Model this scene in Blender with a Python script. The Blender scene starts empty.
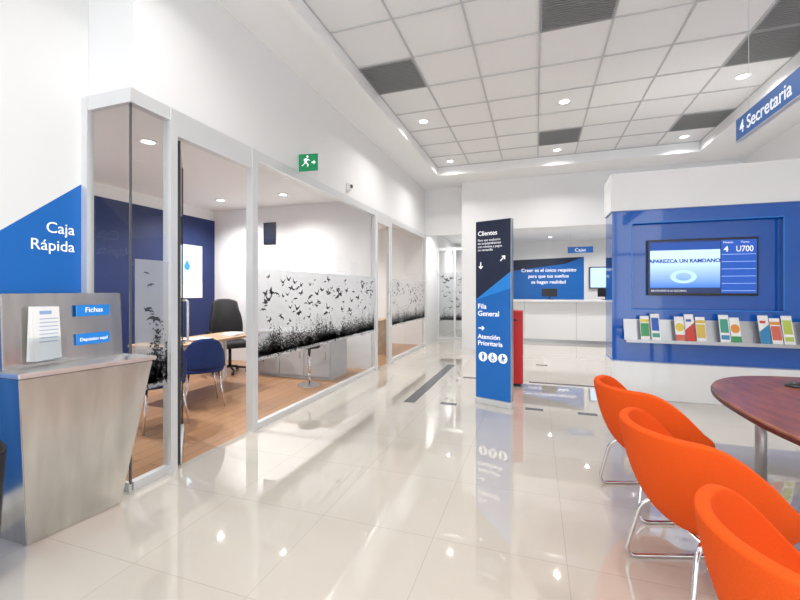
import bpy, bmesh, math, random
from mathutils import Vector, Matrix, Euler
random.seed(7)
C=bpy.context.scene.collection
# ------------------------------------------------------------------ materials
def mat(name,col,rough=.5,metal=0.,emit=0.,spec=.5,coat=0.,bump=0.,bscale=60.,ecol=None,var=0.,stretch=(1,1,1)):
    m=bpy.data.materials.new(name); m.use_nodes=True
    n=m.node_tree.nodes; l=m.node_tree.links; b=n['Principled BSDF']
    b.inputs['Base Color'].default_value=(*col,1); b.inputs['Roughness'].default_value=rough
    b.inputs['Metallic'].default_value=metal; b.inputs['Specular IOR Level'].default_value=spec
    b.inputs['Coat Weight'].default_value=coat
    if emit: 
        b.inputs['Emission Color'].default_value=(*(ecol or col),1); b.inputs['Emission Strength'].default_value=emit
    if bump or var:
        t=n.new('ShaderNodeTexCoord'); no=n.new('ShaderNodeTexNoise'); no.inputs['Scale'].default_value=bscale
        mp=n.new('ShaderNodeMapping'); mp.inputs['Scale'].default_value=stretch
        l.new(t.outputs['Object'],mp.inputs['Vector']); l.new(mp.outputs['Vector'],no.inputs['Vector'])
        if bump:
            bp=n.new('ShaderNodeBump'); bp.inputs['Strength'].default_value=bump; bp.inputs['Distance'].default_value=.002
            l.new(no.outputs['Fac'],bp.inputs['Height']); l.new(bp.outputs['Normal'],b.inputs['Normal'])
        if var:
            r=n.new('ShaderNodeValToRGB'); r.color_ramp.elements[0].position=.35; r.color_ramp.elements[1].position=.65
            r.color_ramp.elements[0].color=(*[c*(1-var) for c in col],1); r.color_ramp.elements[1].color=(*[min(1,c*(1+var)) for c in col],1)
            l.new(no.outputs['Fac'],r.inputs['Fac']); l.new(r.outputs['Color'],b.inputs['Base Color'])
    return m
def tilemat(name,c1,c2,mort,w,h,ms,rough,off=0.,vec_rot=0.,spec=.5,noise=0.,origin=(0,0),coat=0.):
    m=bpy.data.materials.new(name); m.use_nodes=True
    n=m.node_tree.nodes; l=m.node_tree.links; b=n['Principled BSDF']
    t=n.new('ShaderNodeTexCoord'); mp=n.new('ShaderNodeMapping'); mp.inputs['Rotation'].default_value=(0,0,vec_rot)
    mp.inputs['Location'].default_value=(-origin[0],-origin[1],0)
    br=n.new('ShaderNodeTexBrick'); br.offset=off; br.squash=1
    br.inputs['Color1'].default_value=(*c1,1); br.inputs['Color2'].default_value=(*c2,1); br.inputs['Mortar'].default_value=(*mort,1)
    br.inputs['Scale'].default_value=1; br.inputs['Mortar Size'].default_value=ms; br.inputs['Mortar Smooth'].default_value=.1
    br.inputs['Brick Width'].default_value=w; br.inputs['Row Height'].default_value=h
    l.new(t.outputs['Object'],mp.inputs['Vector']); l.new(mp.outputs['Vector'],br.inputs['Vector'])
    out=br.outputs['Color']
    if noise:
        no=n.new('ShaderNodeTexNoise'); no.inputs['Scale'].default_value=3; no.inputs['Detail'].default_value=6
        mp2=n.new('ShaderNodeMapping'); mp2.inputs['Scale'].default_value=(8,1,1); mp2.inputs['Rotation'].default_value=(0,0,vec_rot)
        l.new(t.outputs['Object'],mp2.inputs['Vector']); l.new(mp2.outputs['Vector'],no.inputs['Vector'])
        mx=n.new('ShaderNodeMix'); mx.data_type='RGBA'; mx.blend_type='MULTIPLY'; mx.inputs[0].default_value=noise
        hs=n.new('ShaderNodeRGBToBW'); l.new(no.outputs['Color'],hs.inputs[0])
        l.new(out,mx.inputs[6]); l.new(hs.outputs[0],mx.inputs[7]); out=mx.outputs[2]
    l.new(out,b.inputs['Base Color'])
    b.inputs['Roughness'].default_value=rough; b.inputs['Specular IOR Level'].default_value=spec; b.inputs['Coat Weight'].default_value=coat
    b.inputs['Coat Roughness'].default_value=.01
    return m
def gradmat(name,c0,c1,z0,z1,emit,axis='Z'):
    m=bpy.data.materials.new(name); m.use_nodes=True
    n=m.node_tree.nodes; l=m.node_tree.links; b=n['Principled BSDF']
    t=n.new('ShaderNodeTexCoord'); s=n.new('ShaderNodeSeparateXYZ'); l.new(t.outputs['Object'],s.inputs[0])
    mr=n.new('ShaderNodeMapRange'); mr.inputs[1].default_value=z0; mr.inputs[2].default_value=z1; l.new(s.outputs[axis],mr.inputs[0])
    r=n.new('ShaderNodeValToRGB'); r.color_ramp.elements[0].color=(*c0,1); r.color_ramp.elements[1].color=(*c1,1)
    l.new(mr.outputs[0],r.inputs[0]); l.new(r.outputs[0],b.inputs['Base Color']); l.new(r.outputs[0],b.inputs['Emission Color'])
    b.inputs['Emission Strength'].default_value=emit; b.inputs['Roughness'].default_value=.3; return m
def glassmat(name,tint=(.98,.99,.99),strength=.45,diff=0.,dcol=(.9,.92,.93)):
    m=bpy.data.materials.new(name); m.use_nodes=True
    n=m.node_tree.nodes; l=m.node_tree.links; n.clear()
    o=n.new('ShaderNodeOutputMaterial'); tr=n.new('ShaderNodeBsdfTransparent'); tr.inputs[0].default_value=(*tint,1)
    g=n.new('ShaderNodeBsdfGlossy'); g.inputs['Roughness'].default_value=.02 if not diff else .35
    f=n.new('ShaderNodeFresnel'); f.inputs[0].default_value=1.45
    mu=n.new('ShaderNodeMath'); mu.operation='MULTIPLY'; mu.inputs[1].default_value=strength; l.new(f.outputs[0],mu.inputs[0])
    mx=n.new('ShaderNodeMixShader'); l.new(mu.outputs[0],mx.inputs[0]); l.new(g.outputs[0],mx.inputs[2])
    if diff:
        d=n.new('ShaderNodeBsdfDiffuse'); d.inputs[0].default_value=(*dcol,1)
        t2=n.new('ShaderNodeBsdfTranslucent'); t2.inputs[0].default_value=(*dcol,1)
        a=n.new('ShaderNodeMixShader'); a.inputs[0].default_value=.4; l.new(d.outputs[0],a.inputs[1]); l.new(t2.outputs[0],a.inputs[2])
        m2=n.new('ShaderNodeMixShader'); m2.inputs[0].default_value=diff
        l.new(tr.outputs[0],m2.inputs[1]); l.new(a.outputs[0],m2.inputs[2]); l.new(m2.outputs[0],mx.inputs[1])
    else: l.new(tr.outputs[0],mx.inputs[1])
    l.new(mx.outputs[0],o.inputs[0]); return m
WHITE=mat('wall_white',(.84,.843,.847),.6,bump=.05,bscale=80)
CEILW=mat('ceiling_white',(.87,.873,.877),.7)
CTILE=mat('ceiling_tile_board',(.80,.805,.81),.9,bump=.4,bscale=180,var=.04)
GRIDM=mat('grid_white',(.88,.88,.88),.5)
GRIDT=mat('grid_grey',(.52,.53,.54),.5)
FLOOR=tilemat('floor_tile',(.60,.555,.485),(.585,.54,.47),(.46,.42,.36),.7,.7,.002,.025,spec=.9,origin=(.15,.1),coat=.7)
WOOD=tilemat('wood_plank',(.54,.30,.16),(.45,.24,.12),(.19,.09,.045),1.2,.14,.003,.3,off=.37,vec_rot=math.pi/2,noise=.25)
ALU=mat('aluminium',(.74,.75,.76),.4,.4)
GREYM=mat('grey_metal',(.45,.46,.47),.35,.7)
SHELF=mat('shelf_metal',(.52,.53,.55),.3,.8)
STEEL=mat('brushed_steel_reflections',(.62,.605,.585),.22,1.,bump=.06,bscale=5,var=.10,stretch=(2,2.2,.35))  # vertical streaks in the colour are painted-in reflections on the steel
STEELT=mat('worktop_steel',(.80,.79,.77),.3,.9)
CHROME=mat('chrome',(.78,.78,.8),.08,1.)
GLASS=glassmat('clear_glass'); GLASSD=glassmat('door_glass',(.96,.98,.98),.5)
FROST=glassmat('frosted_film',(.92,.94,.95),.25,diff=.55,dcol=(.64,.67,.69))
BIRD=mat('bird_black',(.04,.045,.05),.6)
BLUE=mat('blue_paint',(.008,.15,.54),.35)
BLUEG=mat('blue_gloss_panel',(.004,.105,.49),.06,coat=.5)
BLUEL=mat('blue_light',(.02,.26,.78),.3)
NAVY=mat('navy_paint',(.010,.018,.055),.35)
DNAVY=mat('navy_wall',(.008,.022,.11),.5)
LET=mat('letter_white',(.92,.93,.94),.5,emit=.3)
BLACK=mat('black_plastic',(.012,.012,.014),.3)
DGREY=mat('dark_grey_floor_strip',(.10,.10,.11),.25)
VENT=mat('vent_grey',(.30,.31,.32),.55)
VENTD=mat('vent_dark',(.22,.225,.23),.7)
ORANGE=mat('orange_fabric',(.76,.092,.011),.85,spec=.12,bump=.35,bscale=350,var=.06)
MAHO=mat('mahogany',(.27,.080,.036),.28,coat=.10,bscale=5,var=.3,stretch=(3,1,1))
MAHOE=mat('mahogany_edge',(.07,.02,.011),.4)
LWOOD=mat('light_wood',(.50,.33,.19),.4,bscale=8,var=.12)
RED=mat('red_gloss',(.60,.012,.015),.3)
GREEN=mat('exit_green',(.0,.24,.085),.4,emit=.15)
LAMP=mat('lamp_lens',(1,.98,.95),.5,emit=9.)
GLW=mat('white_gloss',(.87,.87,.87),.12,coat=.5)
CABG=mat('cabinet_grey',(.52,.53,.55),.45)
PAPER=mat('paper',(.90,.90,.89),.7)
SCRL=mat('screen_light',(.45,.66,.90),.3,emit=.6)
SCRG=gradmat('screen_gradient',(.04,.18,.66),(.52,.72,.94),.10,.44,.55)
SCRB=mat('screen_blue',(.01,.08,.42),.3,emit=.5)
SCRD=mat('screen_dark',(.01,.03,.12),.25,emit=.3)
BLUEF=mat('blue_fabric',(.012,.035,.16),.8,bump=.2,bscale=300)
BLKF=mat('black_fabric',(.012,.012,.014),.7)
# ------------------------------------------------------------------ helpers
def mk(name,verts,faces,mats,parent=None,smooth=False,loc=(0,0,0),rot=0.,idx=None,link=True):
    me=bpy.data.meshes.new(name); me.from_pydata([tuple(v) for v in verts],[],faces); me.update()
    if not isinstance(mats,(list,tuple)): mats=[mats]
    for m in mats: me.materials.append(m)
    if idx: 
        for p,i in zip(me.polygons,idx): p.material_index=i
    if smooth: 
        for p in me.polygons: p.use_smooth=True
    ob=bpy.data.objects.new(name,me); ob.location=loc; ob.rotation_euler=(0,0,rot) if not isinstance(rot,tuple) else rot
    C.objects.link(ob)
    if parent: ob.parent=parent
    return ob
def tag(ob,label,cat,group=None):
    ob['label']=label; ob['category']=cat
    if group: ob['group']=group
    return ob
def thing(name,label,cat,loc=(0,0,0),rot=0.,group=None):
    e=bpy.data.objects.new(name,None); e.empty_display_size=.1; e.location=loc; e.rotation_euler=(0,0,rot); C.objects.link(e)
    return tag(e,label,cat,group)
def box(name,b,m,parent=None,bevel=0.,seg=2):
    x0,x1,y0,y1,z0,z1=b
    cx,cy,cz=(x0+x1)/2,(y0+y1)/2,z0
    bm=bmesh.new(); bmesh.ops.create_cube(bm,size=1)
    for v in bm.verts:
        v.co=Vector((v.co.x*(x1-x0),v.co.y*(y1-y0),(v.co.z+.5)*(z1-z0)))
    if bevel: bmesh.ops.bevel(bm,geom=bm.edges[:],offset=bevel,segments=seg,affect='EDGES',profile=.5)
    me=bpy.data.meshes.new(name); bm.to_mesh(me); bm.free(); me.materials.append(m)
    ob=bpy.data.objects.new(name,me); ob.location=(cx,cy,cz); C.objects.link(ob)
    if parent: ob.parent=parent
    return ob
def S(ob): ob['kind']='structure'; return ob
def wbox(name,b,m=None):
    x0,x1,y0,y1,z0,z1=b
    v=[(x0,y0,z0),(x1,y0,z0),(x1,y1,z0),(x0,y1,z0),(x0,y0,z1),(x1,y0,z1),(x1,y1,z1),(x0,y1,z1)]
    f=[(0,3,2,1),(4,5,6,7),(0,1,5,4),(1,2,6,5),(2,3,7,6),(3,0,4,7)]
    return S(mk(name,v,f,m or WHITE))
def multibox(name,bs,m,parent=None):
    V=[];F=[]
    for x0,x1,y0,y1,z0,z1 in bs:
        o=len(V); V+=[(x0,y0,z0),(x1,y0,z0),(x1,y1,z0),(x0,y1,z0),(x0,y0,z1),(x1,y0,z1),(x1,y1,z1),(x0,y1,z1)]
        F+=[tuple(i+o for i in f) for f in [(0,3,2,1),(4,5,6,7),(0,1,5,4),(1,2,6,5),(2,3,7,6),(3,0,4,7)]]
    return mk(name,V,F,m,parent)
def cyl(name,r,z0,z1,m,parent=None,loc=(0,0),seg=32,r2=None,bev=0.,smooth=True):
    bm=bmesh.new(); bmesh.ops.create_cone(bm,cap_ends=True,segments=seg,radius1=r,radius2=r if r2 is None else r2,depth=z1-z0)
    for v in bm.verts: v.co.z+=(z1-z0)/2
    if bev: bmesh.ops.bevel(bm,geom=[e for e in bm.edges if abs(e.verts[0].co.z-e.verts[1].co.z)<1e-6],offset=bev,segments=3,affect='EDGES')
    me=bpy.data.meshes.new(name); bm.to_mesh(me); bm.free(); me.materials.append(m)
    if smooth:
        for p in me.polygons: p.use_smooth=abs(p.normal.z)<.9
    ob=bpy.data.objects.new(name,me); ob.location=(loc[0],loc[1],z0); C.objects.link(ob)
    if parent: ob.parent=parent
    return ob
def fillet(pts,rad,n=6):
    pts=[Vector(p) for p in pts]; out=[pts[0]]
    for i in range(1,len(pts)-1):
        a,b,c=pts[i-1],pts[i],pts[i+1]
        r=min(rad,(a-b).length*.45,(c-b).length*.45)
        p=b+(a-b).normalized()*r; q=b+(c-b).normalized()*r
        for k in range(n+1):
            t=k/n; out.append(p*(1-t)**2+b*2*t*(1-t)+q*t*t)
    out.append(pts[-1]); return out
def tube(name,pts,r,m,parent=None,rad=.05,seg=10,loc=(0,0,0)):
    P=fillet(pts,rad) if rad else [Vector(p) for p in pts]
    V=[];F=[]; up=None
    for i,p in enumerate(P):
        t=((P[min(i+1,len(P)-1)]-P[max(i-1,0)])).normalized()
        if up is None: up=t.orthogonal().normalized()
        else: up=(up-t*up.dot(t)).normalized()
        s=t.cross(up)
        for k in range(seg):
            a=2*math.pi*k/seg; V.append(p+up*math.cos(a)*r+s*math.sin(a)*r)
    for i in range(len(P)-1):
        for k in range(seg):
            k2=(k+1)%seg; F.append((i*seg+k,i*seg+k2,(i+1)*seg+k2,(i+1)*seg+k))
    F.append(tuple(range(seg))[::-1]); F.append(tuple((len(P)-1)*seg+k for k in range(seg)))
    return mk(name,V,F,m,parent,True,loc)
def text(body,size,loc,rot,m,parent,align='LEFT',name='lettering',bold=0.,ext=.001,ls=1.,sx=1.):
    c=bpy.data.curves.new('t','FONT'); c.body=body; c.size=size; c.align_x=align; c.extrude=ext; c.offset=bold; c.space_line=ls
    o=bpy.data.objects.new('t',c); C.objects.link(o)
    dg=bpy.context.evaluated_depsgraph_get(); dg.update()
    me=bpy.data.meshes.new_from_object(o.evaluated_get(dg)); bpy.data.objects.remove(o)
    me.materials.clear(); me.materials.append(m)
    ob=bpy.data.objects.new(name,me); ob.location=loc; ob.rotation_euler=rot; ob.scale=(sx,1,1); C.objects.link(ob); ob.parent=parent
    return ob
H=math.pi/2
FY=(H,0,0); FX=(H,0,H); FNX=(H,0,-H)   # facing -Y, +X, -X
# ------------------------------------------------------------------ room shell
LX=-2.67; WL=-3.12; CH=3.95; CF=4.10; TS=.695; FX0=-2.05; FX1=FX0+7*TS; FY1=8.6; FY0=FY1-15*TS
wbox('floor',(-3.25,3.9,-2.6,14.1,-.1,0),FLOOR)
wbox('floor_office',(-6.3,-2.70,2.05,14.1,-.099,.001),WOOD)
wbox('ceiling',(FX0-.02,FX1+.02,FY0-.02,FY1+.02,CF,CF+.08),CTILE)
S(multibox('trim_1',[(FX0+i*TS-.009,FX0+i*TS+.009,FY0,FY1,CF-.014,CF+.001) for i in range(0,8)]+
            [(FX0+.001,FX1-.001,FY0+j*TS-.009,FY0+j*TS+.009,CF-.012,CF+.002) for j in range(0,16)],GRIDT))
wbox('ceiling_border_left',(-3.25,FX0,-2.6,9.97,CH,CF+.1),CEILW)
wbox('ceiling_border_right',(FX1,3.95,-2.6,9.97,CH,CF+.1),CEILW)
wbox('ceiling_border_back',(FX0,FX1,FY1,9.97,CH,CF+.11),CEILW)
wbox('ceiling_border_front',(FX0,FX1,-2.6,FY0,CH,CF+.11),CEILW)
S(multibox('trim_2',[(FX0-.10,FX0+.015,FY0-.1,FY1+.1,CH-.045,CH+.05),(FX1-.015,FX1+.10,FY0-.1,FY1+.1,CH-.045,CH+.05),
    (FX0+.015,FX1-.015,FY1-.015,FY1+.1,CH-.045,CH+.049)],CEILW))
wbox('wall_left',(WL-.1,WL,-2.6,2.05,0,CH))
wbox('wall_left_return',(WL-.09,LX,2.051,2.13,2.78,CH))
wbox('wall_left_upper',(LX-.08,LX,2.13,9.95,2.78,CH))
wbox('wall_right',(3.8,3.9,-2.6,14.1,0,CH))
wbox('wall_back_pier',(-1.67,-.95,9.47,9.85,0,2.8))
wbox('wall_back_bulkhead',(-1.67,3.8,9.47,9.85,2.8,CH))
wbox('wall_back_corridor',(LX,-1.67,9.85,9.95,2.78,CH))
wbox('wall_corridor_divider',(-1.67,-1.57,9.85,14.0,0,3.0))
wbox('wall_back',(-6.3,3.9,14.0,14.1,0,3.1))
wbox('wall_office_left',(-6.3,-6.2,2.05,14.0,0,3.05))
wbox('wall_office_front',(-6.3,WL-.02,1.97,2.049,0,3.05))
wbox('wall_office_divider',(-6.2,-2.75,6.50,6.60,0,3.0))
wbox('wall_office_divider_far',(-6.2,-2.75,9.86,9.95,0,3.0))
wbox('ceiling_office',(-6.3,-2.76,2.13,14.05,3.0,3.08),CEILW)
wbox('ceiling_teller',(-2.75,3.85,9.96,14.05,3.0,3.08),CEILW)
wbox('wall_corridor_left',(-2.75,LX,9.95,14.0,0,3.0))
wbox('wall_office_accent',(-6.2,-6.19,2.06,6.49,0,2.8),DNAVY)
fr=[(-3.05+i*1.37-.03,-3.05+i*1.37+.03,-2.6,-2.54,0,CH) for i in range(6)]+[(-3.05,3.8,-2.59,-2.55,0,.08),(-3.05,3.8,-2.59,-2.55,2.5,2.58)]
S(multibox('window_4',fr,ALU))
# ------------------------------------------------------------------ glass partition
def birds(name,y0,y1,z0,z1,n,parent,x,seed,base,dens=1.,bs=1.):
    rnd=random.Random(seed); V=[];F=[]
    B1=[(-1,.55),(-.7,.55),(-.3,.18),(0,.14),(.25,.20),(.38,.05),(.15,-.08),(.45,.35),(.9,.75),(.62,.12),(.2,-.26),(-.15,-.30),(-.5,-.22),(-.4,-.04)]
    B2=[(-1,.05),(-.55,.26),(-.1,.14),(.1,.45),(.5,.80),(.45,.30),(.45,.08),(.8,.05),(.45,-.10),(.1,-.18),(-.2,-.6),(-.28,-.16),(-.6,-.04)]
    B3=[(-1,-.35),(-.6,.10),(-.2,.24),(.05,.18),(.35,.26),(.75,.10),(1,-.3),(.6,-.08),(.2,-.10),(.0,-.42),(-.15,-.10),(-.55,-.12)]
    for _ in range(n):
        s=rnd.choice([.020,.028,.034,.042,.052,.064])*bs; a=rnd.uniform(-.5,.5); fx=rnd.choice([-1,1]); sq=rnd.uniform(.85,1.3)
        B=rnd.choice([B1,B2,B3])
        cy=rnd.uniform(y0+.08,y1-.08); t=rnd.random()**.85; cz=z0+.26+(z1-z0-.34)*t; o=len(V)
        for px,py in B:
            px*=fx; py*=sq; V.append((x,cy+(px*math.cos(a)-py*math.sin(a))*s,cz+(px*math.sin(a)+py*math.cos(a))*s))
        F.append(tuple(range(o,o+len(B))))
    def leaf(cy,cz,s):
        cy=min(max(cy,y0+.02),y1-.02); a=rnd.uniform(0,math.pi); o=len(V)
        for px,py in ((-1,0),(0,.5),(1,0),(0,-.5)): V.append((x,cy+(px*math.cos(a)-py*math.sin(a))*s,cz+(px*math.sin(a)+py*math.cos(a))*s))
        F.append((o,o+1,o+2,o+3))
    def stem(ya,za,yb,zb,w):
        ya=min(max(ya,y0+.02),y1-.02); yb=min(max(yb,y0+.01),y1-.01); o=len(V)
        V.extend([(x,ya-w,za),(x,ya+w,za),(x,yb,zb)]); F.append((o,o+1,o+2))
    L=y1-y0
    c=y0+.05
    while c<y1:
        hh=rnd.uniform(.14,.40); ww=rnd.uniform(.07,.17)
        for i in range(int(330*dens)):
            u=rnd.gauss(0,.45); v=abs(rnd.gauss(0,.42))
            leaf(c+u*ww,base-.05+v*hh*max(.2,1-abs(u)*.6),rnd.uniform(.005,.014))
        for i in range(int(2*dens)+1): stem(c+rnd.uniform(-.3,.3)*ww,base-.02,c+rnd.uniform(-1,1)*ww,base+hh*rnd.uniform(.5,1.),.0025)
        c+=ww*rnd.uniform(.4,.75)
    for i in range(int(L*260*dens)): leaf(rnd.uniform(y0,y1),base-.02-abs(rnd.gauss(0,.03)),rnd.uniform(.006,.018))
    return mk(name,V,F,BIRD,parent)
def glazed(name,y0,y1,seed,posts,n,dens=1.):
    p=S(multibox(name,posts+[(LX-.045,LX+.022,y0,y1,2.70,2.80),(LX-.035,LX+.015,y0,y1,0,.06)],ALU))
    mk('glass_pane',[(LX,y0,.05),(LX,y1,.05),(LX,y1,2.72),(LX,y0,2.72)],[(0,1,2,3)],GLASS,p)
    mk('frosted_film',[(LX+.003,y0,.68),(LX+.003,y1,.68),(LX+.003,y1,1.62),(LX+.003,y0,1.62)],[(0,1,2,3)],FROST,p)
    birds('bird_silhouettes',y0+.03,y1-.03,.75,1.62,n,p,LX+.006,seed,.77,dens)
    return p
glazed('window_1',3.32,6.47,3,[(LX-.05,LX+.03,3.26,3.34,0,2.795),(LX-.05,LX+.03,6.45,6.53,0,2.795)],135)
glazed('window_2',7.25,9.80,5,[(LX-.05,LX+.03,7.21,7.28,0,2.795),(LX-.05,LX+.03,9.78,9.86,0,2.795)],90,.7)
w3=S(multibox('window_3',[(-.03,.03,0,.05,0,2.6),(-.03,.03,.47,.53,0,2.6),(-.03,.03,.95,1.0,0,2.6),(-.028,.028,.05,.95,2.52,2.6),(-.028,.028,.05,.95,0,.07)],ALU))
w3.location=(LX,11.2,0); w3.rotation_euler=(0,0,-H)
mk('glass_pane',[(0,.02,.05),(0,.98,.05),(0,.98,2.55),(0,.02,2.55)],[(0,1,2,3)],GLASS,w3)
mk('frosted_film',[(.004,.05,.55),(.004,.95,.55),(.004,.95,1.9),(.004,.05,1.9)],[(0,1,2,3)],FROST,w3)
birds('bird_silhouettes',.06,.94,.55,1.9,45,w3,.007,9,.6,.5,1.2)
wc=S(multibox('window_5',[(WL,WL+.06,2.0,2.048,0,2.795),(WL+.005,LX+.03,2.01,2.045,2.70,2.80),(LX-.045,LX+.024,2.046,2.35,2.70,2.798),
    (WL+.06,LX,2.02,2.04,0,.06),(LX-.035,LX+.015,2.045,2.35,0,.06),(LX-.05,LX+.03,2.33,2.39,0,2.795),
    (LX-.045,LX+.022,2.39,3.26,2.60,2.80)],ALU))
mk('glass_pane',[(WL+.06,2.03,.05),(LX,2.03,.05),(LX,2.03,2.72),(WL+.06,2.03,2.72),(LX,2.34,.05),(LX,2.34,2.72)],[(0,1,2,3),(1,4,5,2)],GLASSD,wc)
mk('frosted_film',[(LX+.003,2.06,.68),(LX+.003,2.33,.68),(LX+.003,2.33,1.62),(LX+.003,2.06,1.62)],[(0,1,2,3)],FROST,wc)
birds('bird_silhouettes',2.06,2.33,.75,1.62,12,wc,LX+.006,4,.77)
box('glass_edge',(LX-.006,LX+.006,2.024,2.036,.05,2.70),DGREY,wc)
a=math.atan2(.60,-.62)
d=S(thing('door_1','frameless glass door leaf standing open','door',(LX-.01,2.44,0),a)); del d['label']; del d['category']
box('glass_leaf',(0,.80,-.006,.006,.02,2.58),GLASSD,d); box('leaf_edge',(-.014,.004,-.01,.01,.02,2.58),BLACK,d)
mk('frosted_film',[(.01,.008,.70),(.78,.008,.70),(.78,.008,1.62),(.01,.008,1.62)],[(0,1,2,3)],FROST,d)
box('leaf_edge',(.79,.81,-.01,.01,.02,2.58),BLACK,d); box('bottom_rail',(0,.80,-.018,.018,.02,.10),ALU,d)
tube('door_handle',[(.72,-.008,.9),(.72,-.05,.9),(.72,-.05,1.3),(.72,-.008,1.3)],.012,CHROME,d,rad=.02)
d2=S(multibox('door_2',[(LX-.04,LX+.02,6.53,6.58,0,2.7),(LX-.04,LX+.02,7.16,7.21,0,2.7),(LX-.05,LX+.028,6.53,7.21,2.6,2.80)],ALU))
mk('glass_pane',[(LX,6.58,.02),(LX,7.16,.02),(LX,7.16,2.6),(LX,6.58,2.6)],[(0,1,2,3)],GLASS,d2)
tube('door_handle',[(LX+.004,7.08,.95),(LX+.05,7.08,.95),(LX+.05,7.08,1.35),(LX+.004,7.08,1.35)],.012,CHROME,d2,rad=.02)
# ------------------------------------------------------------------ ceiling lights & vents
def lamp(x,y,z,w,group,rad=.062,soft=.028):
    t=thing('recessed_downlight','round recessed white ceiling downlight, switched on','ceiling light',(x,y,z),0,group)
    V=[];F=[];N=28
    for r,zz in [(rad+.035,0),(rad+.033,-.012),(rad+.004,-.014),(rad,-.002)]:
        for k in range(N): V.append((r*math.cos(2*math.pi*k/N),r*math.sin(2*math.pi*k/N),zz))
    for j in range(3):
        for k in range(N): F.append((j*N+k,j*N+(k+1)%N,(j+1)*N+(k+1)%N,(j+1)*N+k))
    mk('trim_ring',V,F,GRIDM,t,True)
    V=[(rad*math.cos(2*math.pi*k/N),rad*math.sin(2*math.pi*k/N),-.005) for k in range(N)]
    mk('lens',V,[tuple(range(N))[::-1]],LAMP,t)
    L=bpy.data.lights.new('bulb','SPOT'); L.energy=w; L.spot_size=math.radians(150); L.spot_blend=1; L.shadow_soft_size=soft; L.color=(1,.98,.955)
    o=bpy.data.objects.new('bulb',L); o.location=(0,0,-.03); C.objects.link(o); o.parent=t
cx=[FX0+TS*.5,FX0+TS*3.5,FX0+TS*6.5]; rows=[FY1-TS*(j+.5) for j in range(15)]
for x in cx:
    for y in (rows[0],rows[3],rows[9],rows[12]): lamp(x,y,CF-.001,80 if y>3 else 62,'hall ceiling downlights')
for x,y in [(-3.95,3.2),(-5.3,3.2),(-4.0,5.7),(-5.3,5.7),(-4,8.2),(-5.3,8.2)]: lamp(x,y,3.0,95 if x>-4.5 else 160,'office ceiling downlights')
for x,y in [(-.4,10.9),(1.2,10.9),(2.8,10.9),(.4,12.9),(2.0,12.9),(-2.2,10.4),(-2.2,12.8)]: lamp(x,y,3.0,65,'counter area downlights')  # last two are added lamps, there to brighten the dim corridor
for x,y in [(cx[0],rows[5]),(cx[1],rows[6]),(cx[1],rows[1]),(cx[2],rows[1]),(cx[2],rows[4]),(cx[2],rows[5]),(cx[0],rows[10])]:
    t=thing('air_vent','square grey louvred ceiling air vent','vent',(x,y,CF),0,'ceiling air vents')
    h=TS/2-.004
    multibox('vent_frame',[(-h,h,-h,-h+.02,-.017,0),(-h,h,h-.02,h,-.017,0),(-h,-h+.02,-h+.02,h-.02,-.017,0),(h-.02,h,-h+.02,h-.02,-.017,0),(-h+.02,h-.02,-h+.02,h-.02,-.003,0)],VENT,t)
    multibox('louvres',[(-h+.02,h-.02,-h+.026+i*.0345,-h+.046+i*.0345,-.014,-.003) for i in range(19)],VENTD,t)
# ------------------------------------------------------------------ floor inlays
def inlay(b,l):
    x0,x1,y0,y1=b; o=box('floor_inlay',(x0,x1,y0,y1,.0,.003),DGREY); tag(o,l,'floor inlay'); return o
inlay((-1.57,-1.43,4.75,7.4),'long dark grey strip set in cream tile floor')
for x,y in [(-1.02,4.85),(-1.0,6.4),(-.02,4.95),(.55,4.95),(.1,7.9),(-1.0,7.9)]:
    inlay((x-.10,x+.10,y-.04,y+.04),'small dark grey inlay set in cream tile floor')
inlay((-.1,.90,6.35,6.42),'dark grey strip crossing cream tile floor')
# ------------------------------------------------------------------ blue wall graphic with lettering
g=thing('wall_graphic','blue diagonal painted panel with white lettering on white wall','wall sign',(WL+.001,1.3,0))
mk('blue_panel',[(0,.74,.1),(0,.74,2.20),(0,-1.2,.53),(0,-1.2,.1)],[(0,1,2,3)],BLUE,g)
text('Caja\nRápida',.105,(.003,.655,1.79),FX,LET,g,'RIGHT',ls=1.15,sx=.95)
# ------------------------------------------------------------------ steel self-service kiosk
k=thing('deposit_kiosk','brushed stainless steel self service deposit kiosk against wall','kiosk',(-3.10,1.36,0))
W=.64
def hexa(name,bot,top,z0,z1,m,p):
    V=[(x,y,z0) for x,y in bot]+[(x,y,z1) for x,y in top]
    bm=bmesh.new(); vs=[bm.verts.new(v) for v in V]
    for f in [(3,2,1,0),(4,5,6,7),(0,1,5,4),(1,2,6,5),(2,3,7,6),(3,0,4,7)]: bm.faces.new([vs[i] for i in f])
    bmesh.ops.bevel(bm,geom=bm.edges[:],offset=.004,segments=2,affect='EDGES')
    me=bpy.data.meshes.new(name); bm.to_mesh(me); bm.free(); me.materials.append(m)
    o=bpy.data.objects.new(name,me); C.objects.link(o); o.parent=p; return o
hexa('base_cabinet',[(0,.05),(.47,.05),(.53,.53),(0,.53)],[(0,-.03),(.555,-.03),(.675,W),(0,W)],0,.930,STEEL,k)
hexa('worktop_shadow_gap',[(0,-.02),(.54,-.02),(.66,W-.008),(0,W-.008)],[(0,-.02),(.54,-.02),(.66,W-.008),(0,W-.008)],.928,.938,DGREY,k)
hexa('worktop',[(0,-.04),(.572,-.04),(.70,W+.010),(0,W+.010)],[(0,-.04),(.572,-.04),(.70,W+.010),(0,W+.010)],.936,.962,STEELT,k)
hexa('upper_housing',[(0,-.01),(.38,-.01),(.40,W),(0,W)],[(0,-.01),(.36,-.01),(.38,W),(0,W)],.96,1.38,STEEL,k)
ACR=glassmat('acrylic',(.96,.98,.99),.6)
box('pocket_base',(.385,.42,.07,.27,.985,.992),ACR,k)
box('pocket_front',(.420,.423,.07,.27,.985,1.13),ACR,k)
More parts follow.
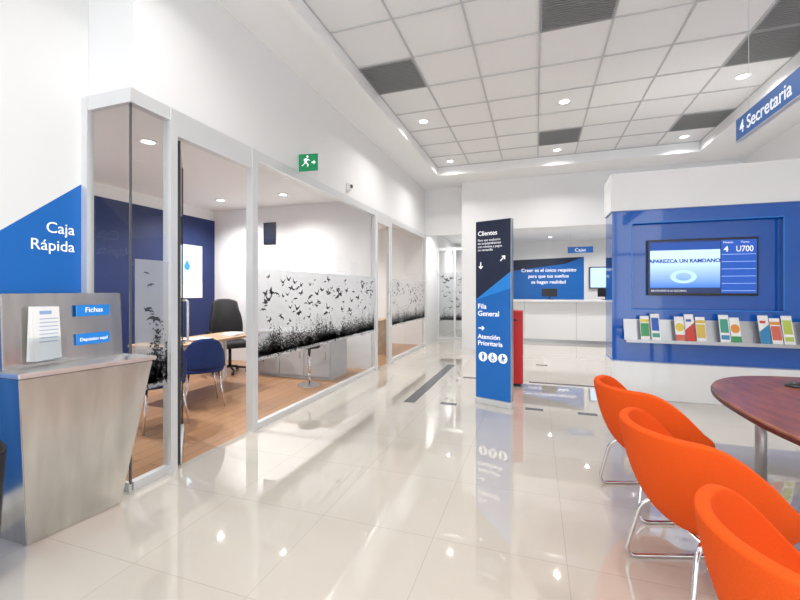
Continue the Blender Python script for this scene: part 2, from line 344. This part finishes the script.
for i,(ya,zt) in enumerate([(.085,1.305),(.10,1.29),(.12,1.30)]):
    o=box('leaflet',(.402+i*.005,.404+i*.005,ya,ya+.135,.995,zt),PAPER,k); o.rotation_euler=((-.03,.02,.05)[i],0,0)
LB=mat('leaflet_blue',(.30,.45,.70),.6)
multibox('leaflet_print',[(.4155,.4160,.14,.235,1.10+j*.022,1.104+j*.022) for j in range(7)]+[(.4155,.4160,.14,.20,1.26,1.28)],LB,k)
for z,s in [(1.235,'Fichas'),(1.055,'Depósito aquí')]:
    box('label_plate',(.392,.404,.345,.545,z,z+.07),BLUEL,k)
    text(s,.030 if len(s)>6 else .045,(.406,.445,z+.024),FX,LET,k,'CENTER')
b=thing('waste_bin','dark grey tapered waste bin beside kiosk','bin',(-2.55,1.10,0))
cyl('bin_body',.13,0,.62,BLACK,b,r2=.165,bev=.01); cyl('bin_lid',.17,.62,.70,BLACK,b,r2=.12,bev=.01)
# ------------------------------------------------------------------ exit sign, sensor
e=thing('exit_sign','green and white running man exit sign fixed high on wall','exit sign',(LX+.002,4.12,2.81),.15)
box('sign_plate',(.0,.235,-.008,.006,0,.20),GREEN,e,.002)
def fig(x,z): return (.03+(x-.09)*1.15,-.011,.012+z*1.15)
mk('figure_body',[fig(x,z) for x,z in [(.143,.12),(.163,.112),(.185,.10),(.183,.092),(.16,.098),(.15,.08),(.172,.055),(.165,.03),(.155,.032),(.158,.053),(.135,.07),(.115,.045),(.095,.04),(.095,.048),(.112,.055),(.13,.085),(.118,.095),(.12,.112)]],[tuple(range(18))],LET,e)
hx,_,hz=fig(.158,.135)
mk('figure_head',[(hx+.014*math.cos(q*.449),-.011,hz+.014*math.sin(q*.449)) for q in range(14)],[tuple(range(14))],LET,e)
mk('direction_arrow',[(.160,-.011,.088),(.185,-.011,.088),(.185,-.011,.070),(.212,-.011,.097),(.185,-.011,.124),(.185,-.011,.106),(.160,-.011,.106)],[tuple(range(7))],LET,e)
s=thing('motion_sensor','small white wall mounted sensor above glass partition','sensor',(LX,5.43,2.90))
box('sensor_body',(-.002,.05,-.05,.05,0,.10),GRIDM,s,.008); cyl('sensor_lens',.028,0,.02,DGREY,s,(.05,0)); o=s.children[-1]; o.rotation_euler=(0,H,0); o.location=(.048,0,.05)
# ------------------------------------------------------------------ totem
t=thing('information_totem','tall navy and blue freestanding sign with white lettering','sign',(-.48,5.0,0),math.radians(-20))
w=.232
box('plinth',(-w-.005,w+.005,-.07,.04,0,.07),ALU,t,.006)
box('core',(-w,w,-.045,.025,.07,2.25),GREYM,t,.004)
mk('navy_face',[(-w+.004,-.048,1.28),(w-.004,-.048,1.62),(w-.004,-.048,2.246),(-w+.004,-.048,2.246)],[(0,1,2,3)],NAVY,t)
mk('blue_face',[(-w+.004,-.048,.075),(w-.004,-.048,.075),(w-.004,-.048,1.62),(-w+.004,-.048,1.28)],[(0,1,2,3)],BLUE,t)
mk('blue_accent',[(-w+.004,-.0485,1.28),(w-.004,-.0485,1.62),(w-.004,-.0485,1.42)],[(0,1,2)],BLUEL,t)
text('Clientes',.078,(-.2,-.05,2.07),FY,LET,t,bold=.001)
text('Para uso exclusivo\nde tarjetahabientes\ncon nómina y pagos\nen ventanilla',.040,(-.2,-.05,2.0),FY,LET,t)
def arrow(x,z,ang,s,p,y=-.0505,name='arrow'):
    P=[(0,1),(.7,.25),(.45,.05),(.16,.38),(.16,-1),(-.16,-1),(-.16,.38),(-.45,.05),(-.7,.25)]
    V=[(x+s*(px*math.cos(ang)-pz*math.sin(ang)),y,z+s*(px*math.sin(ang)+pz*math.cos(ang))) for px,pz in P]
    return mk(name,V,[tuple(range(9))],LET,p)
arrow(-.16,1.70,math.pi,.045,t); arrow(.13,1.78,-math.pi/4,.045,t)
text('Fila\nGeneral',.088,(-.2,-.05,1.17),FY,LET,t,bold=.001)
arrow(-.15,.93,-H,.042,t)
text('Atención\nPrioritaria',.080,(-.2,-.05,.80),FY,LET,t,bold=.001)
def disc(cx_,cz_,r,n=14): return [(cx_+r*math.cos(6.2832*q/n),cz_+r*math.sin(6.2832*q/n)) for q in range(n)]
for i in range(3):
    cxx=-.13+i*.13; V=[];F=[]
    mk('icon_disc',[(cxx+px,-.0495,.58+pz) for px,pz in disc(0,0,.058,28)],[tuple(range(28))],LET,t)
    if i==0: PP=[disc(.0,.033,.010),[(-.010,.022),(.010,.022),(.020,-.004),(.012,-.008),(.010,.0),(.014,-.020),(.007,-.020),(.007,-.040),(-.007,-.040),(-.007,-.020),(-.014,-.020),(-.010,.0)],[(.024,-.005),(.028,-.005),(.028,-.040),(.024,-.040)]]
    elif i==1: PP=[disc(-.006,.034,.009),[(-.012,.023),(.0,.023),(.002,.008),(.018,.008),(.018,.0),(.002,-.001),(.003,-.006),(.02,-.006),(.028,-.030),(.020,-.033),(.013,-.014),(-.012,-.014)],[(-.014,.004),(-.024,-.006),(-.025,-.022),(-.014,-.036),(.002,-.040),(.016,-.030),(.010,-.025),(.0,-.031),(-.010,-.028),(-.017,-.018),(-.015,-.007)]]
    else: PP=[disc(-.004,.033,.010),[(-.012,.022),(.004,.022),(.014,.006),(.022,-.002),(.016,-.010),(.007,-.004),(.012,-.022),(.007,-.040),(.001,-.040),(-.002,-.016),(-.006,-.016),(-.008,-.040),(-.015,-.040),(-.014,.0)],disc(.018,.010,.008)]
    for P in PP:
        o=len(V); V+=[(cxx+px*1.12,-.0505,.58+pz*1.12) for px,pz in P]; F.append(tuple(range(o,o+len(P))))
    mk('priority_icon',V,F,BLUE,t)
r=thing('red_post_box','glossy red upright box standing behind blue sign','box',(-.38,6.15,0))
box('box_body',(-.18,.20,-.12,.12,.04,1.10),RED,r,.012); box('box_base',(-.15,.17,-.10,.10,0,.04),BLACK,r); box('slot',(-.1,.12,-.124,-.118,.95,.975),BLACK,r)
# ------------------------------------------------------------------ media wall
KY=5.96
m=thing('media_wall','glossy blue media wall with white header and white base','media wall',(2.2,KY,0))
x0=.96-2.2; x1=3.35-2.2
R=(1.19-2.2,2.79-2.2,1.14,2.28)
multibox('blue_panel',[(x0,R[0],0,.5,.47,2.44),(R[1],x1,0,.5,.47,2.44),(R[0],R[1],0,.5,.47,R[2]),(R[0],R[1],0,.5,R[3],2.44),(R[0],R[1],.09,.5,R[2],R[3])],BLUEG,m)
multibox('painted_glow_rim',[(R[0]+.01,R[1]-.01,-.004,.01,R[3]-.010,R[3]),(R[0]+.01,R[1]-.01,-.004,.01,R[2],R[2]+.010),(R[0],R[0]+.010,-.004,.01,R[2],R[3]),(R[1]-.010,R[1],-.004,.01,R[2],R[3])],BLUEL,m)  # lighter blue edging painted in place of a glow around the recess
box('header',(x0-.02,x1+.02,-.05,.52,2.44,2.93),GLW,m,.006); box('base',(x0-.02,x1+.02,-.10,.52,0,.47),GLW,m,.006)
tv=thing('television','wide black wall television showing blue queue number screen','television',(1.97,KY+.088,1.33))
tw=.59; th=.72
box('casing',(-tw,tw,-.05,0,0,th),BLACK,tv,.006)
mk('screen',[(-tw+.02,-.0515,.03),(tw-.02,-.0515,.03),(tw-.02,-.0515,th-.02),(-tw+.02,-.0515,th-.02)],[(0,1,2,3)],SCRD,tv)
mk('picture_area',[(-tw+.03,-.053,.10),(.2,-.053,.10),(.2,-.053,th-.07),(-tw+.03,-.053,th-.07)],[(0,1,2,3)],SCRG,tv)
mk('title_band',[(-tw+.03,-.0535,th-.14),(.2,-.0535,th-.14),(.2,-.0535,th-.04),(-tw+.03,-.0535,th-.04)],[(0,1,2,3)],mat('band',(.01,.07,.36),.4,emit=.4),tv)
mk('queue_column',[(.21,-.053,.03),(tw-.02,-.053,.03),(tw-.02,-.053,th-.03),(.21,-.053,th-.03)],[(0,1,2,3)],SCRB,tv)
multibox('queue_rules',[(.215,tw-.03,-.0545,-.0535,.06+i*.09,.064+i*.09) for i in range(6)],SCRL,tv)
N=28
mk('globe_mark',[(-.19+r_*1.7*math.cos(6.2832*q/N),-.0536,.24+r_*math.sin(6.2832*q/N)) for r_ in (.085,.05) for q in range(N)],[(q,(q+1)%N,N+(q+1)%N,N+q) for q in range(N)],mat('globe',(.45,.68,.93),.4,emit=.5),tv)
BT=mat('screen_text_blue',(.01,.05,.38),.4,emit=.15)
text('APAREZCA UN RAMDANO',.064,(-.185,-.055,.42),FY,BT,tv,'CENTER',bold=.0022)
text('4',.10,(.235,-.055,.545),FY,LET,tv,bold=.0015); text('U700',.10,(.36,-.055,.545),FY,LET,tv,bold=.001,sx=.8)
text('Módulo',.033,(.23,-.055,.65),FY,LET,tv); text('Turno',.033,(.41,-.055,.65),FY,LET,tv)
text('BIENVENIDO A LA SUCURSAL',.03,(-.55,-.055,.05),FY,LET,tv)
sh=thing('brochure_shelf','long brushed silver brochure ledge on blue wall','shelf',(2.2,KY,0))
sx0=x0+.13
mk('back_plate',[(sx0,-.10,.74),(x1-.1,-.10,.74),(x1-.1,-.008,1.02),(sx0,-.008,1.02),(sx0,-.092,.74),(x1-.1,-.092,.74),(x1-.1,-.001,1.02),(sx0,-.001,1.02)],
   [(0,1,2,3),(5,4,7,6),(0,4,5,1),(3,2,6,7),(0,3,7,4),(1,5,6,2)],SHELF,sh)
box('ledge',(sx0,x1-.1,-.20,-.09,.74,.755),SHELF,sh); box('front_lip',(sx0,x1-.1,-.208,-.195,.735,.775),SHELF,sh)
cols=[(.05,.33,.12),(.03,.12,.5),(.78,.6,.08),(.65,.06,.04),(.7,.5,.1),(.06,.35,.25),(.8,.3,.04),(.04,.25,.5),(.7,.15,.1),(.5,.6,.1)]
names=['green','dark blue','yellow','red','gold','teal','orange','blue','pink and red','lime']
for i,bx in enumerate([1.31,1.43,1.69,1.80,1.91,2.15,2.26,2.54,2.65,2.76,2.96,3.07]):
    i0=i; i=i%10
    m1=mat('brochure_ink',cols[i],.4); m2=mat('brochure_ink2',cols[(i*3+2)%10],.4)
    w=.050; hgt=.34 if i%2 else .31
    br=thing('brochure','white folded leaflet with %s print standing on ledge'%names[i],'brochure',(bx,KY-.185,.757),(-.12,.06,0,.1,-.05)[i%5]*.3,'brochures on the ledge')
    P=lambda x,z,o=0.:(x,z*.30-o,z)
    mk('leaflet',[P(-w,0),P(w,0),P(w,hgt),P(-w,hgt),(-w,.0025,0),(w,.0025,0),(w,hgt*.30+.002,hgt),(-w,hgt*.30+.002,hgt)],[(0,1,2,3),(5,4,7,6),(0,4,5,1),(3,2,6,7),(0,3,7,4),(1,5,6,2)],PAPER,br)
    def patch(a,b_,c_,d_,mm,nm): mk(nm,[P(a,c_,.0015),P(b_,c_,.0015),P(b_,d_,.0015),P(a,d_,.0015)],[(0,1,2,3)],mm,br)
    k_=(i0*3)%4
    if k_==0: patch(-w*.9,w*.9,.06,.22,m1,'printed_picture'); patch(-w,w,.235,.270,m2,'printed_band')
    elif k_==1: 
        mk('printed_picture',[P(-w,.0,.0015),P(w,.0,.0015),P(w,.24,.0015),P(-w,.15,.0015)],[(0,1,2,3)],m1,br); patch(-w*.7,w*.4,.25,.28,m2,'printed_band')
    elif k_==2:
        mk('printed_picture',[P(px*1.4,.18+pz*1.6,.0015) for px,pz in disc(0,0,.032,20)],[tuple(range(20))],m1,br); patch(-w,w,.02,.09,m2,'printed_band')
    else: patch(-w*.8,w*.8,.13,.29,m1,'printed_picture'); patch(-w*.8,w*.8,.05,.10,m2,'printed_band')
# ------------------------------------------------------------------ hanging sign
hs=thing('hanging_sign','blue double sided hanging sign with white lettering on wires','sign',(1.69,3.62,2.70))
box('sign_board',(-.02,.02,-.85,.68,0,.20),ALU,hs,.004)
mk('sign_face',[(-.0215,-.84,.008),(-.0215,.67,.008),(-.0215,.67,.192),(-.0215,-.84,.192)],[(0,1,2,3)],BLUE,hs)
text('4 Secretaria',.155,(-.0235,.60,.048),FNX,LET,hs,bold=.001)
for y in (-.7,.5): tube('wire',[(0,y,.2),(0,y,1.39)],.002,ALU,hs,rad=0,seg=6)
# ------------------------------------------------------------------ table
tb=thing('meeting_table','oval reddish brown wooden table with grey metal legs','table',(1.88,2.70,0))
def sup(a,b,n,N=72):
    o=[]
    for i in range(N):
        t=2*math.pi*i/N; c,s_=math.cos(t),math.sin(t)
        o.append((a*math.copysign(abs(c)**(2/n),c),b*math.copysign(abs(s_)**(2/n),s_)))
    return o
def slab(name,rings,m,parent,idxf=None):
    V=[];F=[];N=len(rings[0][0])
    for pts,z in rings: V+=[(x,y,z) for x,y in pts]
    for j in range(len(rings)-1):
        for k in range(N): F.append((j*N+k,j*N+(k+1)%N,(j+1)*N+(k+1)%N,(j+1)*N+k))
    F.append(tuple(range(N))[::-1]); F.append(tuple((len(rings)-1)*N+k for k in range(N)))
    return mk(name,V,F,m,parent)
A,B=.82,1.12
slab('tabletop',[(sup(A-.03,B-.03,2.4),.705),(sup(A-.004,B-.004,2.4),.712),(sup(A,B,2.4),.73),(sup(A-.004,B-.004,2.4),.742),(sup(A-.01,B-.01,2.4),.745)],MAHO,tb)
slab('edge_band',[(sup(A+.002,B+.002,2.4),.712),(sup(A+.003,B+.003,2.4),.726),(sup(A+.001,B+.001,2.4),.734)],MAHOE,tb)
for yy in (-.6,.6):
    for xx in (-.46,.46):
        cyl('leg',.032,0,.705,GREYM,tb,(xx,yy)); cyl('foot',.045,0,.015,CHROME,tb,(xx,yy))
multibox('apron_frame',[(-.46,.46,-.62,-.58,.66,.705),(-.46,.46,.58,.62,.66,.705),(-.48,-.44,-.58,.58,.66,.704),(.44,.48,-.58,.58,.66,.704)],GREYM,tb)
ph=thing('computer_mouse','small black device with cable lying on table','device',(1.68,3.42,.745),-.2)
bm=bmesh.new(); bmesh.ops.create_uvsphere(bm,u_segments=24,v_segments=12,radius=1)
for v in bm.verts: v.co=Vector((v.co.x*.075,v.co.y*.05,max(0,v.co.z)*.035))
me=bpy.data.meshes.new('device_body'); bm.to_mesh(me); bm.free(); me.materials.append(BLACK)
for p in me.polygons: p.use_smooth=True
o=bpy.data.objects.new('device_body',me); C.objects.link(o); o.parent=ph
tube('device_cable',[(.07,0,.006),(.2,.02,.006),(.3,-.05,.006),(.42,-.10,.006)],.004,BLACK,ph,rad=.08,seg=6)
# ------------------------------------------------------------------ orange tub chairs
def smooth(t): t=max(0,min(1,t)); return t*t*(3-2*t)
def tub_chair(loc,rot,label):
    c=thing('tub_chair',label,'chair',loc,rot,'orange chairs at the table')
    N=80;M=18;V=[];F=[]
    zb=.345
    V.append((0,0,zb))
    for j in range(1,M+1):
        s_=j/M*H
        for i in range(N):
            ph_=2*math.pi*i/N     # 0 = front(+x), pi = back
            bk=-math.cos(ph_)
            h=.475+.31*smooth((bk+.80)/1.45)
            rx=.295 if bk>0 else .24+.055*(1+bk); ry=.305
            r=math.sin(s_)**.62
            z=zb+(h-zb)*(1-math.cos(s_))**.95
            lean=.025*smooth(bk)*((z-zb)/.42)**2
            V.append((rx*r*math.cos(ph_)-lean,ry*r*math.sin(ph_),z))
    for i in range(N): F.append((0,1+i,1+(i+1)%N))
    for j in range(M-1):
        for i in range(N): F.append((1+j*N+i,1+(j+1)*N+i,1+(j+1)*N+(i+1)%N,1+j*N+(i+1)%N))
    o=mk('seat_shell',V,F,ORANGE,c,True)
    md=o.modifiers.new('s','SOLIDIFY'); md.thickness=.042; md.offset=-1 
    md=o.modifiers.new('b','BEVEL'); md.width=.018; md.segments=5; md.limit_method='ANGLE'; md.angle_limit=math.radians(50)
    ring=lambda k:[(k*.20*math.cos(2*math.pi*i/40)+.0,k*.225*math.sin(2*math.pi*i/40)) for i in range(40)]
    q=slab('seat_cushion',[(ring(.8),.405),(ring(.97),.42),(ring(1.),.45),(ring(.97),.475),(ring(.85),.49),(ring(.5),.495)],ORANGE,c)
    for p in q.data.polygons: p.use_smooth=True
    for y in (-1,1):
        tube('leg',[(-.10,.15*y,.37),(-.19,.20*y,.32),(-.25,.25*y,.011),(.25,.25*y,.011),(.19,.20*y,.32),(.10,.15*y,.37)],.011,CHROME,c,rad=.07)
    tube('crossbar',[(-.15,-.18,.34),(-.15,.18,.34)],.010,CHROME,c,rad=0)
    return c
tub_chair((.74,3.04,0),.30,'orange fabric tub chair on chrome legs, beside the media wall')
tub_chair((.75,2.20,0),.30,'orange fabric tub chair on chrome legs, between matching chairs')
tub_chair((.79,1.31,0),.25,'orange fabric tub chair on chrome legs, at table end')
# ------------------------------------------------------------------ office furniture
dk=thing('office_desk','light wood topped office desk with metal legs','desk',(-4.32,4.3,.001))
box('desktop',(-.33,.33,-.80,.80,.71,.74),LWOOD,dk,.004)
for x,y in [(-.29,-.74),(.29,-.74),(-.29,.74),(.29,.74)]: box('leg',(x-.02,x+.02,y-.02,y+.02,0,.71),ALU,dk)
box('modesty_panel',(-.3,-.28,-.7,.7,.35,.71),ALU,dk)
pp=thing('paper_stack','stack of white papers lying on wooden desk','papers',(-4.2,4.75,.742),.2)
box('lower_sheets',(-.11,.11,-.15,.15,0,.02),PAPER,pp); o=box('upper_sheets',(-.105,.105,-.148,.148,.0205,.032),PAPER,pp); o.rotation_euler=(0,0,.15)
fd=thing('desk_folder','dark brown folder lying on wooden desk','folder',(-4.25,4.15,.742),-.1)
box('folder_cover',(-.12,.12,-.16,.16,0,.012),MAHO,fd,.003); box('folder_sheets',(-.11,.115,-.15,.15,.0125,.018),PAPER,fd)
dp=thing('desk_telephone','black desk telephone on wooden desk','telephone',(-4.42,3.75,.742),.3)
box('phone_base',(-.09,.09,-.10,.10,0,.04),BLACK,dp,.01); tube('handset',[(-.09,-.07,.045),(-.08,-.07,.07),(.08,-.07,.07),(.09,-.07,.045)],.018,BLACK,dp,rad=.02)
dk=thing('low_cabinet','low grey office cabinet with doors and pale top','cabinet',(-3.68,5.80,.001))
box('cabinet_top',(-.75,.70,-.32,.32,.71,.74),GLW,dk,.004); box('body',(-.72,.67,-.28,.28,0,.71),CABG,dk)
for i in range(3): 
    xa=-.71+i*.46; dd=box('door',(xa,xa+.45,-.30,-.281,.04,.69),CABG,dk,.003); hd=box('handle',(.15,.165,-.03,-.0095,.28,.40),CHROME,dd)
pt=thing('pedestal_stool','small round pedestal with chrome column base','stool',(-3.15,5.13,.001))
cyl('base_disc',.17,0,.015,CHROME,pt); cyl('column',.022,.015,.55,CHROME,pt); cyl('seat',.16,.55,.60,BLKF,pt,bev=.01)
def visitor(loc,rot):
    c=thing('visitor_chair','dark blue fabric visitor chair with chrome legs','chair',loc,rot,'office visitor chairs')
    q=slab('seat',[([(x*.235,y*.235) for x,y in sup(.96,.96,3.2,40)],.42),([(x*.24,y*.24) for x,y in sup(1,1,3.2,40)],.45),([(x*.23,y*.23) for x,y in sup(.97,.97,3.2,40)],.475),([(x*.2,y*.2) for x,y in sup(.9,.9,3,40)],.485)],BLUEF,c)
    for p_ in q.data.polygons: p_.use_smooth=True
    V=[];F=[];nu,nv=14,10
    for j in range(nv+1):
        for i in range(nu+1):
            u=i/nu*2-1; v=j/nv; ang=u*1.25*(1-.25*v); z=.47+.36*(1-(abs(u)**3)*.45*v)*v
            V.append((-.245*math.cos(ang)*(1+.1*v),.245*math.sin(ang)*1.02,z))
    for j in range(nv):
        for i in range(nu): F.append((j*(nu+1)+i,j*(nu+1)+i+1,(j+1)*(nu+1)+i+1,(j+1)*(nu+1)+i))
    o=mk('backrest',V,F,BLUEF,c,True); md=o.modifiers.new('s','SOLIDIFY'); md.thickness=.035; md.offset=0
    for x,y in [(-1,-1),(-1,1),(1,-1),(1,1)]: tube('leg',[(.16*x,.16*y,.43),(.23*x,.22*y,.0)],.011,CHROME,c,rad=0)
visitor((-3.86,3.84,.001),math.pi*.80); visitor((-3.72,3.12,.001),math.pi*.9)
def swivel(loc,rot):
    c=thing('swivel_chair','black high back swivel office chair on castors','chair',loc,rot)
    box('seat',(-.27,.27,-.28,.28,.43,.54),BLKF,c,.04,4)
    V=[];F=[];nu,nv=14,12
    for j in range(nv+1):
        for i in range(nu+1):
            u=i/nu*2-1; v=j/nv; hw=.27*(1-.10*v**3)*(.85+.15*math.sin(math.pi*min(1,v+.25)))
            V.append((-.31-.12*v+.09*u*u+.05*math.sin(v*math.pi),u*hw,.56+.68*v-(.05*abs(u)**3 if v>.6 else 0)*((v-.6)/.4 if v>.6 else 0)))
    for j in range(nv):
        for i in range(nu): F.append((j*(nu+1)+i,j*(nu+1)+i+1,(j+1)*(nu+1)+i+1,(j+1)*(nu+1)+i))
    o=mk('backrest',V,F,BLKF,c,True); md=o.modifiers.new('s','SOLIDIFY'); md.thickness=.08; md.offset=0; md=o.modifiers.new('b','BEVEL'); md.width=.03; md.segments=3; md.limit_method='ANGLE'; md.angle_limit=.8
    cyl('column',.025,.1,.44,BLACK,c)
    for y in (-1,1): tube('armrest',[(-.15,.24*y,.47),(-.1,.33*y,.5),(-.1,.33*y,.70),(.17,.33*y,.70)],.022,BLACK,c,rad=.04)
    for i in range(5):
        a=i*2*math.pi/5; tube('base_arm',[(0,0,.11),(.27*math.cos(a),.27*math.sin(a),.07)],.018,BLACK,c,rad=0)
        q=cyl('castor',.028,0,.04,BLACK,c,(0,0)); q.rotation_euler=(H,0,a); q.location=(.27*math.cos(a),.27*math.sin(a),.029)
    tube('back_support',[(-.1,0,.43),(-.27,0,.45),(-.30,0,.7)],.018,BLACK,c,rad=.05)
swivel((-4.92,5.50,.001),-.6)
p=thing('framed_picture','small black framed panel on white wall','picture',(-4.86,6.499,2.28)); box('frame',(-.135,.135,-.02,0,0,.42),BLACK,p); box('dark_print',(-.115,.115,-.022,-.02,.02,.40),NAVY,p)
p=thing('wall_poster','pale blue poster with small blue emblem on navy wall','poster',(-6.188,5.8,1.25))
box('poster_sheet',(0,.01,-.36,.36,0,1.0),mat('pale_blue',(.62,.74,.85),.6),p)
mk('blue_emblem',[(.012,.0,.72),(.012,-.07,.60),(.012,-.05,.54),(.012,.0,.52),(.012,.05,.54),(.012,.07,.60)],[(0,1,2,3,4,5)],BLUEL,p)
mk('white_band',[(.012,-.36,.0),(.012,.36,0),(.012,.36,.30),(.012,-.36,.20)],[(0,1,2,3)],PAPER,p)
dk=thing('office_desk','light wood topped office desk in second office','desk',(-3.9,8.4,.001))
box('desktop',(-.7,.7,-.35,.35,.71,.74),LWOOD,dk,.004); box('side_panel',(-.66,-.63,-.3,.3,0,.71),LWOOD,dk); box('side_panel',(.63,.66,-.3,.3,0,.71),LWOOD,dk)
# ------------------------------------------------------------------ teller counter
tc=thing('teller_counter','long white glossy service counter','counter',(1.3,11.4,0))
box('counter_body',(-2.82,2.4,0,.6,.08,1.08),WHITE,tc,.006); box('plinth',(-2.82,2.4,.03,.58,0,.08),GREYM,tc); box('counter_top',(-2.84,2.45,-.08,.65,1.08,1.14),GLW,tc,.008)
for x in (-1.6,-.3,1.0): box('panel_joint',(x-.004,x+.004,-.001,0,.08,1.08),GREYM,tc)
for x in (.35,1.75,2.55):
    q=thing('computer_monitor','thin black computer monitor on white counter','monitor',(x,11.75,1.14),0,'monitors on the counter')
    box('stand_foot',(-.11,.11,-.08,.08,0,.012),BLACK,q); box('stand_neck',(-.02,.02,0,.03,.012,.12),BLACK,q); box('display',(-.20,.20,-.02,.02,.08,.30),BLACK,q,.005)
bs=thing('slogan_panel','blue and navy wall panel with white slogan lettering','wall sign',(0,13.997,0))
mk('navy_field',[(-1.5,0,1.1),(1.45,0,1.1),(1.45,0,2.46),(-1.5,0,2.38)],[(0,1,2,3)],NAVY,bs)
mk('blue_field',[(-1.5,-.003,1.1),(1.45,-.003,1.1),(1.45,-.003,2.46),(.9,-.003,2.25),(-1.5,-.003,1.95)],[(0,1,2,3,4)],BLUE,bs)
text('Creer es el único requisito\npara que tus sueños\nse hagan realidad',.155,(.38,-.006,2.0),FY,LET,bs,'CENTER',bold=.002,ls=1.25)
sc=thing('wall_screen','flat wall screen with light blue picture','television',(2.15,13.99,1.45))
box('casing',(-.55,.55,-.06,0,0,.68),BLACK,sc); mk('screen',[(-.52,-.062,.03),(.52,-.062,.03),(.52,-.062,.65),(-.52,-.062,.65)],[(0,1,2,3)],SCRL,sc)
hs2=thing('hanging_sign','small blue hanging sign over the counter','sign',(1.15,12.0,2.42))
box('sign_board',(-.32,.32,-.015,.015,0,.17),BLUE,hs2); text('Cajas',.13,(0,-.017,.04),FY,LET,hs2,'CENTER')
for x in (-.25,.25): tube('wire',[(x,0,.17),(x,0,.58)],.003,ALU,hs2,rad=0,seg=6)
# ------------------------------------------------------------------ world & camera
wd=bpy.data.worlds.new('w'); bpy.context.scene.world=wd; wd.use_nodes=True
bg=wd.node_tree.nodes['Background']; bg.inputs[0].default_value=(.94,.97,1,1); bg.inputs[1].default_value=2.15
cam=bpy.data.cameras.new('camera'); cam.lens=18; cam.sensor_width=36; cam.shift_y=-.0125; cam.clip_start=.05
co=bpy.data.objects.new('camera',cam); C.objects.link(co); co.location=(0,0,1.4); co.rotation_euler=(H,0,math.radians(18.78))
bpy.context.scene.camera=co
vs=bpy.context.scene.view_settings; vs.view_transform='Standard'; vs.look='None'; vs.exposure=.38
